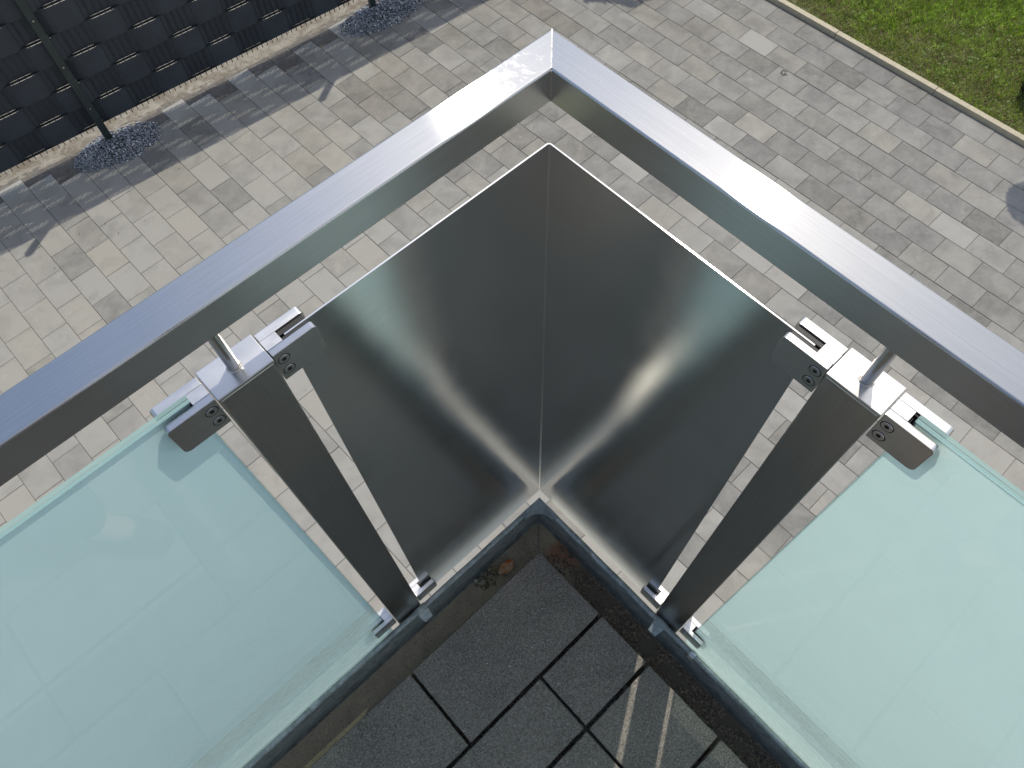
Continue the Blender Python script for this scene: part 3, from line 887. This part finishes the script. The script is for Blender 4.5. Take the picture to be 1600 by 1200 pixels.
# ------------------------------------------------------------------ posts with clamps
def make_clamp(parent, T, xs, xe, zt, slot0=.0125, slot1=.0265, gl=.008, steel_m=None):
    """clamp body between the post side xs and its free end xe; slot open at the free end and upward"""
    sgn = 1 if xe > xs else -1
    L_ = abs(xe-xs); y0, y1 = .0025, .0345; d = .0175   # d: solid root
    hz = .046
    def P(l, y): return (xs+sgn*l, y)
    # rounded free end seen from the side (in the l-z plane), so build as an l-z outline extruded across y
    def leaf(ya, yb, l0=0.0, name='clamp_body', r=.007):
        o_ = []
        o_.append((l0, 0)); o_.append((l0, -hz))
        for k in range(6):
            a = math.radians(-90+k*18); o_.append((L_-r+r*math.cos(a), -hz+r+r*math.sin(a)))
        r2 = .004
        for k in range(5):
            a = math.radians(0+k*22.5); o_.append((L_-r2+r2*math.cos(a), -r2+r2*math.sin(a)))
        b = bmesh.new()
        lo = [b.verts.new(T((xs+sgn*l, ya, zt+z))) for l, z in o_]; hi = [b.verts.new(T((xs+sgn*l, yb, zt+z))) for l, z in o_]
        b.faces.new(lo); b.faces.new(hi[::-1]); n = len(o_)
        for i in range(n): b.faces.new((lo[i], hi[i], hi[(i+1) % n], lo[(i+1) % n]))
        bmesh.ops.recalc_face_normals(b, faces=b.faces)
        bmesh.ops.bevel(b, geom=list(b.edges), offset=.0007, segments=2, affect='EDGES', profile=.5, clamp_overlap=True)
        return b
    b = leaf(y0, slot0)
    bb = obj('clamp_body', b, st_c, parent); shade_auto(bb, 40)
    b = bmesh.new()
    pts = [T((xs+sgn*l, y, 0)) for l, y in ((0, slot0+.0002), (d, slot0+.0002), (d, slot1-.0002), (0, slot1-.0002))]
    prism(b, [(p[0], p[1]) for p in pts], zt-hz+.0005, zt-.0001)
    obj('clamp_root', b, st_c, bb)
    b = leaf(slot1, y1)
    pl = obj('clamp_plate', b, st_c, parent); shade_auto(pl, 40)
    for zc in (-.0135, -.0325):
        b = bmesh.new(); lc = .0085
        c0 = T((xs+sgn*lc, y1-.0004, zt+zc)); c1 = T((xs+sgn*lc, y1+.0005, zt+zc))
        cyl(b, c0, c1, .0058, .0054, n=28)
        sc = obj('clamp_screw', b, st_c, pl); shade_auto(sc, 40)
        # dark ring of the countersink and the hexagon socket
        b = bmesh.new(); ring = []
        for rr_, dy in ((.0058, .0001), (.0067, .0001)):
            ring.append([b.verts.new(T((xs+sgn*(lc+rr_*math.cos(k*.2244)), y1+.0002, zt+zc+rr_*math.sin(k*.2244)))) for k in range(28)])
        for k in range(28): b.faces.new((ring[0][k], ring[0][(k+1) % 28], ring[1][(k+1) % 28], ring[1][k]))
        c0 = T((xs+sgn*lc, y1+.0004, zt+zc)); c1 = T((xs+sgn*lc, y1+.0007, zt+zc)); cyl(b, c0, c1, .0026, n=6)
        obj('screw_socket', b, m_socket, pl)
    # rubber lining each side of the pane
    cy = .0198
    for ya, yb in ((slot0+.0001, cy-gl/2-.0003), (cy+gl/2+.0003, slot1-.0001)):
        if yb-ya < .0008: continue
        b = bmesh.new()
        p = [T((xs+sgn*l, y, 0)) for l, y in ((d+.0004, ya), (L_-.003, ya), (L_-.003, yb), (d+.0004, yb))]
        prism(b, [(q[0], q[1]) for q in p], zt-hz+.003, zt-.0025)
        obj('rubber_lining', b, m_rubber, parent)
    b = bmesh.new()
    p = [T((xs+sgn*l, y, 0)) for l, y in ((d+.0003, cy-gl/2), (d+.0022, cy-gl/2), (d+.0022, cy+gl/2), (d+.0003, cy+gl/2))]
    prism(b, [(q[0], q[1]) for q in p], zt-hz+.003, zt-.006)
    obj('rubber_lining', b, m_rubber, parent)

def make_post(flip, x0, x1, label):
    def T(p): return (p[1], p[0], p[2]) if flip else tuple(p)
    root = empty('railing_post', (0, 0, 0)); tag(root, label, 'railing post')
    bm = bmesh.new()
    d = (x0, x1, .0006, .0394, -1.95, -.1205)
    if flip: d = (d[2], d[3], d[0], d[1], d[4], d[5])
    bx(bm, *d, bev=.0022, seg=3)
    o = obj('post_tube', bm, st_z, root); shade_auto(o, 40)
    bm = bmesh.new()
    d = (x0-.0003, x1+.0003, .0003, .0397, -.1212, -.1168)
    if flip: d = (d[2], d[3], d[0], d[1], d[4], d[5])
    bx(bm, *d, bev=.0010, seg=2)
    o = obj('post_cap', bm, st_c, root); shade_auto(o, 40)
    xm = (x0+x1)/2
    bm = bmesh.new(); cyl(bm, T((xm, .0195, -.1172)), T((xm, .0195, -.0395)), .0058, n=32)
    o = obj('support_rod', bm, st_z, root); shade_auto(o, 40)
    bm = bmesh.new()
    r_, rr_ = .0064, .0011
    for i in range(28):
        for j in range(6):
            pass
    vs = [[bm.verts.new(T((xm+(r_+rr_*math.cos(j*1.047))*math.cos(i*.2244), .0195+(r_+rr_*math.cos(j*1.047))*math.sin(i*.2244), -.1168+rr_*math.sin(j*1.047)))) for j in range(6)] for i in range(28)]
    for i in range(28):
        for j in range(6): bm.faces.new((vs[i][j], vs[(i+1) % 28][j], vs[(i+1) % 28][(j+1) % 6], vs[i][(j+1) % 6]))
    obj('weld_ring', bm, m_weld, root, smooth=True)
    for zt in (-.1190, -1.1440):
        make_clamp(root, T, x0-.0016, x0-.0520, zt, gl=.0026, slot0=.0125, slot1=.0262)   # towards the sheet
        make_clamp(root, T, x1+.0016, x1+.0520, zt, gl=.010, slot0=.0125, slot1=.0262)    # towards the glass
    return root
make_post(False, .3949, .4555, 'square steel railing post left of the corner sheet, holding sheet and glass')
make_post(True, .3976, .4556, 'square steel railing post right of the corner sheet, holding sheet and glass')

# ------------------------------------------------------------------ glass panes
def pane(flip, x0, label):
    def T(p): return (p[1], p[0], p[2]) if flip else p
    root = empty('glass_pane', T((x0, .0198, -.115))); tag(root, label, 'glass pane', 'milky glass panes of the railing')
    root_l = Vector(root.location)
    def mk(nm, y0, y1, mats, xe=2.6):
        bm = bmesh.new()
        d = (x0, xe, y0, y1, -1.265, -.1150)
        if flip: d = (d[2], d[3], d[0], d[1], d[4], d[5])
        bx(bm, *d)
        for f in bm.faces:
            n = f.normal; 
        bmesh.ops.recalc_face_normals(bm, faces=bm.faces)
        for f in bm.faces:
            f.normal_update(); ax_ = 0 if flip else 1
            f.material_index = 0 if abs(f.normal[ax_]) > .5 else 1
            for v in f.verts: pass
        for v in bm.verts: v.co -= root_l
        return obj(nm, bm, mats, root)
    mk('glass_sheet', .0150, .0196, [m_glass, m_gedge]); mk('glass_sheet', .0200, .0246, [m_glass, m_gedge])
    bm = bmesh.new()
    vs = [bm.verts.new(Vector(T((xx, .0198, zz))) - root_l) for xx, zz in ((x0+.0015, -1.2635), (2.59, -1.2635), (2.59, -.1165), (x0+.0015, -.1165))]
    bm.faces.new(vs); obj('interlayer', bm, m_film, root)
    return root
pane(False, .4745, 'pale green milky glass pane left of the left steel post')
pane(True, .4790, 'pale green milky glass pane right of the right steel post')

# ------------------------------------------------------------------ garden tree outside the picture and a stand-in potted tree, for their shadows
def leaf_mat(name, c):
    s = NT(name); v = s.coord((1, 1, 1), 'World'); f = s.noise(v, 14, 3, .6)
    col = s.mix(s.rng(f, .3, .7, 0, 1), tuple(q*.7 for q in c), tuple(q*1.3 for q in c))
    return s.set(Base_Color=col, Roughness=.5)
m_leaf = leaf_mat('dark_leaf', (.045, .085, .025))
def crown(bm, c, rad, n, sz, sq=1.0):
    for _ in range(n):
        d = Vector(rs.normal(size=3)).normalized(); r = rad*(.55+.5*rs.rand()**.5)
        d.z *= sq
        p = Vector(c)+d*r
        m_ = Vector(rs.normal(size=3)).normalized().to_track_quat('Z', 'Y').to_matrix(); s_ = sz*rs.uniform(.6, 1.3)
        vs = [bm.verts.new(p + m_ @ Vector(q)*s_) for q in ((-1, 0, 0), (0, -.45, .1), (1, 0, 0), (0, .45, .1))]
        bm.faces.new(vs)
def standin_tree(x, y):  # planter and ball tree added in place of an unidentified shadow caster
    t = empty('standin_tree', (x, y, G+.018)); tag(t, 'black planter at the right edge of the lawn with a ball tree added to cast a shadow', 'stand-in tree')
    bm = bmesh.new()
    prof = [(.0, .0), (.095, .0), (.118, .03), (.135, .20), (.150, .26), (.158, .265), (.160, .290), (.146, .290), (.140, .255), (0, .25)]
    prev = None
    for r_, z in prof:
        cur = [bm.verts.new((max(r_, .0005)*math.cos(k*2*math.pi/36), max(r_, .0005)*math.sin(k*2*math.pi/36), z)) for k in range(36)]
        if prev:
            for k in range(36): bm.faces.new((prev[k], prev[(k+1) % 36], cur[(k+1) % 36], cur[k]))
        prev = cur
    o = obj('planter', bm, m_black, t); shade_auto(o, 50)
    bm = bmesh.new(); cyl(bm, (0, 0, .24), (.01, 0, 1.85), .022, .016, n=12); obj('trunk', bm, m_bark, t, smooth=True)
    bm = bmesh.new(); crown(bm, (.01, 0, 2.02), .20, 2600, .022); obj('crown', bm, m_leaf, t)
standin_tree(-6.215, -.41)
def tree(x, y, h, rad, n, label):
    t = empty('garden_tree', (x, y, G)); tag(t, label, 'tree')
    bm = bmesh.new(); cyl(bm, (0, 0, -.05), (.05, .02, h*.75), .06, .03, n=12)
    for k in range(7):
        a = k*2.4; z = h*(.45+.05*k); cyl(bm, (.03, .01, z), (math.cos(a)*rad*.7, math.sin(a)*rad*.7, z+rad*.5), .02, .008, n=8)
    obj('trunk', bm, m_bark, t, smooth=True)
    bm = bmesh.new()
    for k in range(14):
        d = Vector(rs.normal(size=3)).normalized()*rad*.6
        crown(bm, (d.x, d.y, h*.82+d.z*.8), rad*.5, n//14, .05)
    obj('crown', bm, m_leaf, t)
tree(-6.12, -4.70, 2.9, .42, 4200, 'small leafy garden tree beyond the paving, past the top of the picture')

# ------------------------------------------------------------------ the photographer, seen only as a dark shape in the steel
def skin_mesh(name, chains, mat, parent, sub=2, root=0):
    """chains: list of lists of (key, (x,y,z), r); a repeated key joins chains"""
    idx = {}; co = []; rad = []; ed = []
    for ch in chains:
        prev = None
        for k, p, r in ch:
            if k not in idx: idx[k] = len(co); co.append(p); rad.append(r)
            if prev is not None: ed.append((prev, idx[k]))
            prev = idx[k]
    me = bpy.data.meshes.new(name); me.from_pydata(co, ed, [])
    o = bpy.data.objects.new(name, me); C.objects.link(o)
    sk = o.modifiers.new('skin', 'SKIN'); sk.use_smooth_shade = True
    for i_, v in enumerate(me.skin_vertices[0].data):
        r = rad[i_]; v.radius = r if isinstance(r, tuple) else (r, r); v.use_root = (i_ == root)
    sb = o.modifiers.new('sub', 'SUBSURF'); sb.levels = sub; sb.render_levels = sub
    dg = bpy.context.evaluated_depsgraph_get(); dg.update()
    new = bpy.data.meshes.new_from_object(o.evaluated_get(dg))
    bpy.data.objects.remove(o); new.name = name
    new.materials.clear(); new.materials.append(mat)
    for p in new.polygons: p.use_smooth = True
    return link(bpy.data.objects.new(name, new), parent)
person = empty('person', (.72, .72, ZT), math.radians(135)); tag(person, 'person in dark clothes holding up a phone, mirrored dimly in the corner steel', 'person')
m_skin = simple('skin', (.46, .27, .19), .5); m_hair = simple('dark_hair', (.03, .02, .015), .6)
m_trous = simple('dark_trousers', (.022, .022, .026), .85, 0, 40, .2); m_jack = simple('charcoal_jacket', (.035, .035, .038), .85, 0, 40, .2)
m_shoe = simple('black_shoe', (.02, .02, .02), .5)
Lr = Matrix.Rotation(-math.radians(135), 3, 'Z')
def loc(wp): return Lr @ (Vector(wp) - Vector((.72, .72, ZT)))
RX, DY, FW = Vector(ROWS[0]), Vector(ROWS[1]), Vector(ROWS[2])
PH = CAM - FW*.007                       # phone body sits just behind its lens
def ph(a, b, c=0): return loc(PH + RX*a + DY*b - FW*c)
gripL = ph(-.088, .030, .016); gripR = ph(.088, .030, .016)
def arm(sd, grip, up):
    out = Vector((sd, 0, 0))
    wr = grip + Vector((sd*.060, -.100, -.020))
    return [('chest', (0, -.01, 1.36), .15), ('sh%d' % sd, (sd*.175, -.01, 1.43), .062), ('ua%d' % sd, (sd*.245, .09, 1.45), .046), ('el%d' % sd, (sd*.305, .185, 1.48), .039),
            ('fa%d' % sd, tuple(Vector((sd*.305, .185, 1.48)).lerp(wr, .4)), .036), ('wr%d' % sd, tuple(wr), .025)], wr
aL, wL = arm(-1, gripL, 0); aR, wR = arm(1, gripR, 0)
def hand(sd, grip, wr):
    chs = []
    palm = wr.lerp(grip, .62)
    pk = 'pl%d' % sd
    chs.append([('wr%d' % sd, tuple(wr), .025), (pk, tuple(palm), (.030, .016))])
    d = (grip-palm).normalized(); side = Vector((0, .0, 1)).cross(d).normalized(); dn = Vector((0, -.35, -1)).normalized()
    for k, (o_, ln) in enumerate(((-.027, .030), (-.009, .036), (.009, .034), (.027, .026))):
        b0 = palm + dn*.006 + Vector((0, 1, 0))*o_ + d*.018
        b1 = b0 + d*ln*.9 + Vector((0, 0, -.010)); b2 = b1 + d*ln*.45 + Vector((0, 0, .008)); b3 = b2 + Vector((-sd*.012, 0, .010))
        chs.append([(pk, tuple(palm), (.030, .016)), ('f%d%d0' % (sd, k), tuple(b0), .0095), ('f%d%d1' % (sd, k), tuple(b1), .0088), ('f%d%d2' % (sd, k), tuple(b2), .0082), ('f%d%d3' % (sd, k), tuple(b3), .0068)])
    t0 = palm + Vector((0, -.022, .012)); t1 = t0 + d*.028 + Vector((0, -.004, .014)); t2 = t1 + d*.024 + Vector((0, .004, .004))
    chs.append([(pk, tuple(palm), (.030, .016)), ('t%d0' % sd, tuple(t0), .012), ('t%d1' % sd, tuple(t1), .0105), ('t%d2' % sd, tuple(t2), .0085)])
    return chs
def leg(sd): return [('pelvis', (0, -.03, .93), (.15, .11)), ('hip%d' % sd, (sd*.095, -.03, .86), .092), ('th%d' % sd, (sd*.105, -.015, .66), .078), ('kn%d' % sd, (sd*.11, .0, .49), .056),
                     ('ca%d' % sd, (sd*.115, -.02, .34), .055), ('an%d' % sd, (sd*.12, -.035, .085), .036), ('to%d' % sd, (sd*.13, .10, .035), .034)]
spine = [('pelvis', (0, -.03, .93), (.15, .11)), ('waist', (0, -.03, 1.08), (.135, .10)), ('chest', (0, -.01, 1.36), .15), ('nk0', (0, .0, 1.49), .06), ('nk1', (0, .025, 1.555), .052), ('jaw', (0, .06, 1.61), (.066, .075)), ('skull', (0, .045, 1.69), (.078, .095)), ('crown', (0, .03, 1.75), (.062, .075))]
body = skin_mesh('body', [spine, aL, aR, leg(-1), leg(1)] + hand(-1, gripL, wL) + hand(1, gripR, wR), m_skin, person)
# face: nose, ears, eyes, lips
bm = bmesh.new()
def ell(bm, c, r):
    rr = bmesh.ops.create_uvsphere(bm, u_segments=14, v_segments=10, radius=1)
    for v in rr['verts']: v.co = Vector((c[0]+v.co.x*r[0], c[1]+v.co.y*r[1], c[2]+v.co.z*r[2]))
ell(bm, (0, .142, 1.648), (.013, .020, .024)); obj('nose', bm, m_skin, body, True)
for sd in (-1, 1):
    bm = bmesh.new(); ell(bm, (sd*.076, .045, 1.665), (.008, .018, .030)); obj('ear', bm, m_skin, body, True)
    bm = bmesh.new(); ell(bm, (sd*.030, .118, 1.678), (.013, .010, .008)); obj('eye', bm, simple('eye_white', (.7, .68, .66), .3) if sd < 0 else bpy.data.materials['eye_white'], body, True)
    bm = bmesh.new(); ell(bm, (sd*.030, .127, 1.678), (.0055, .003, .0055)); obj('pupil', bm, m_black, body, True)
bm = bmesh.new(); ell(bm, (0, .128, 1.608), (.024, .010, .007)); obj('mouth', bm, simple('lips', (.42, .17, .14), .5), body, True)
skin_mesh('hair', [[('a', (0, -.012, 1.665), (.078, .070)), ('b', (0, .012, 1.735), (.086, .090)), ('c', (0, .040, 1.782), (.066, .074))]], m_hair, body)
skin_mesh('jacket', [[('hem', (0, -.03, .80), (.185, .150)), ('p', (0, -.03, .90), (.185, .150)), ('w', (0, -.03, 1.08), (.16, .125)), ('chest', (0, .0, 1.36), .205), ('n', (0, .005, 1.48), .085)]] +
          [[('chest', (0, .0, 1.36), .205)] + [(k+'j', p, (r if isinstance(r, float) else r[0])+.014) for k, p, r in a_[1:-1]] + [('cuff%d' % n_, tuple(Vector(a_[-2][1]).lerp(Vector(a_[-1][1]), .86)), .036)] for n_, a_ in ((0, aL), (1, aR))], m_jack, body)
for sd in (-1, 1):
    pass
skin_mesh('trousers', [[('p', (0, -.03, .93), (.11, .10))] + [(k+'t', p, (r if isinstance(r, float) else r[0])+.016) for k, p, r in leg(sd)[1:-1]] for sd in (-1, 1)], m_trous, body)
for sd in (-1, 1):
    skin_mesh('shoe', [[('h', (sd*.12, -.065, .045), .045), ('m', (sd*.125, .03, .045), .047), ('t', (sd*.135, .14, .034), .038)]], m_shoe, body)
phone = bmesh.new(); bx(phone, -.080, .080, -.018, .056, 0, .0078, bev=.0035, seg=3)
po = obj('phone', phone, m_black); shade_auto(po)
po.matrix_world = Matrix.Translation(PH) @ Matrix((RX, DY, -FW)).transposed().to_4x4() if False else Matrix.Translation(PH) @ Matrix(((RX.x, DY.x, -FW.x), (RX.y, DY.y, -FW.y), (RX.z, DY.z, -FW.z))).to_4x4()
tag(po, 'black phone held up in both hands over the railing corner', 'phone')

# ------------------------------------------------------------------ bits blown about
P = []; F = []; Cc = []
def bit(x, y, z, l, wd, a, c):
    b = len(P); ca, sa = math.cos(a), math.sin(a)
    for lx, ly, lz in ((-l, 0, 0), (-l*.2, -wd, wd*.6), (l, rs.uniform(-wd, wd), 0), (l*.1, wd, wd*.3)):
        P.append((x+lx*ca-ly*sa, y+lx*sa+ly*ca, z+.001+lz))
    F.append((b, b+1, b+2, b+3)); Cc.append(c)
for _ in range(330):
    x = rs.uniform(-5.5, 2.4); y = rs.uniform(-5.3, 1.5)
    if rs.rand() < .35: y = rs.uniform(-5.35, -4.5)
    k = rs.rand()
    c = (.07, .055, .03) if k < .6 else ((.16, .12, .05) if k < .85 else (.55, .54, .5))
    bit(x, y, G, rs.uniform(.003, .012), rs.uniform(.0015, .004), rs.uniform(0, 6.28), c)
# a trodden twig with leaflets near the lawn
for k in range(7):
    bit(-4.93+rs.uniform(-.03, .03), -2.02+rs.uniform(-.03, .03), G+.004, rs.uniform(.012, .03), .004, rs.uniform(0, 6.28), (.09, .08, .03))
tag(link(bpy.data.objects.new('paving_litter', mesh_np('paving_litter', P, F, Cc, m_grass, 4))), 'tiny dry leaf bits and grit scattered over the paving', 'litter', kind='stuff')
P = []; F = []; Cc = []
for _ in range(420):
    x = rs.uniform(.12, 1.0); y = rs.uniform(.12, 1.0)
    g_ = rs.uniform(.25, 1.6)
    bit(x, y, ZT, rs.uniform(.0006, .0017), rs.uniform(.0004, .001), rs.uniform(0, 6.28), (.22*g_, .20*g_, .17*g_))
for _ in range(1500):      # silt and crumbs in the open joints
    k = rs.randint(3)
    if k == 0: x, y = rs.uniform(.12, 1.2), .3145+rs.uniform(-.003, .003)
    elif k == 1: x, y = rs.uniform(.12, 1.2), .4557+rs.uniform(-.003, .003)
    else: x, y = .502+rs.uniform(-.002, .002), rs.uniform(.12, .31)
    g_ = rs.uniform(.3, 1.4)
    bit(x, y, ZT-rs.uniform(.018, .036), rs.uniform(.001, .004), rs.uniform(.0008, .0025), rs.uniform(0, 6.28), (.10*g_, .08*g_, .055*g_))
tag(link(bpy.data.objects.new('terrace_grit', mesh_np('terrace_grit', P, F, Cc, m_grass, 4))), 'pale grit and crumbs on the dark slabs and in their joints', 'grit', kind='stuff')
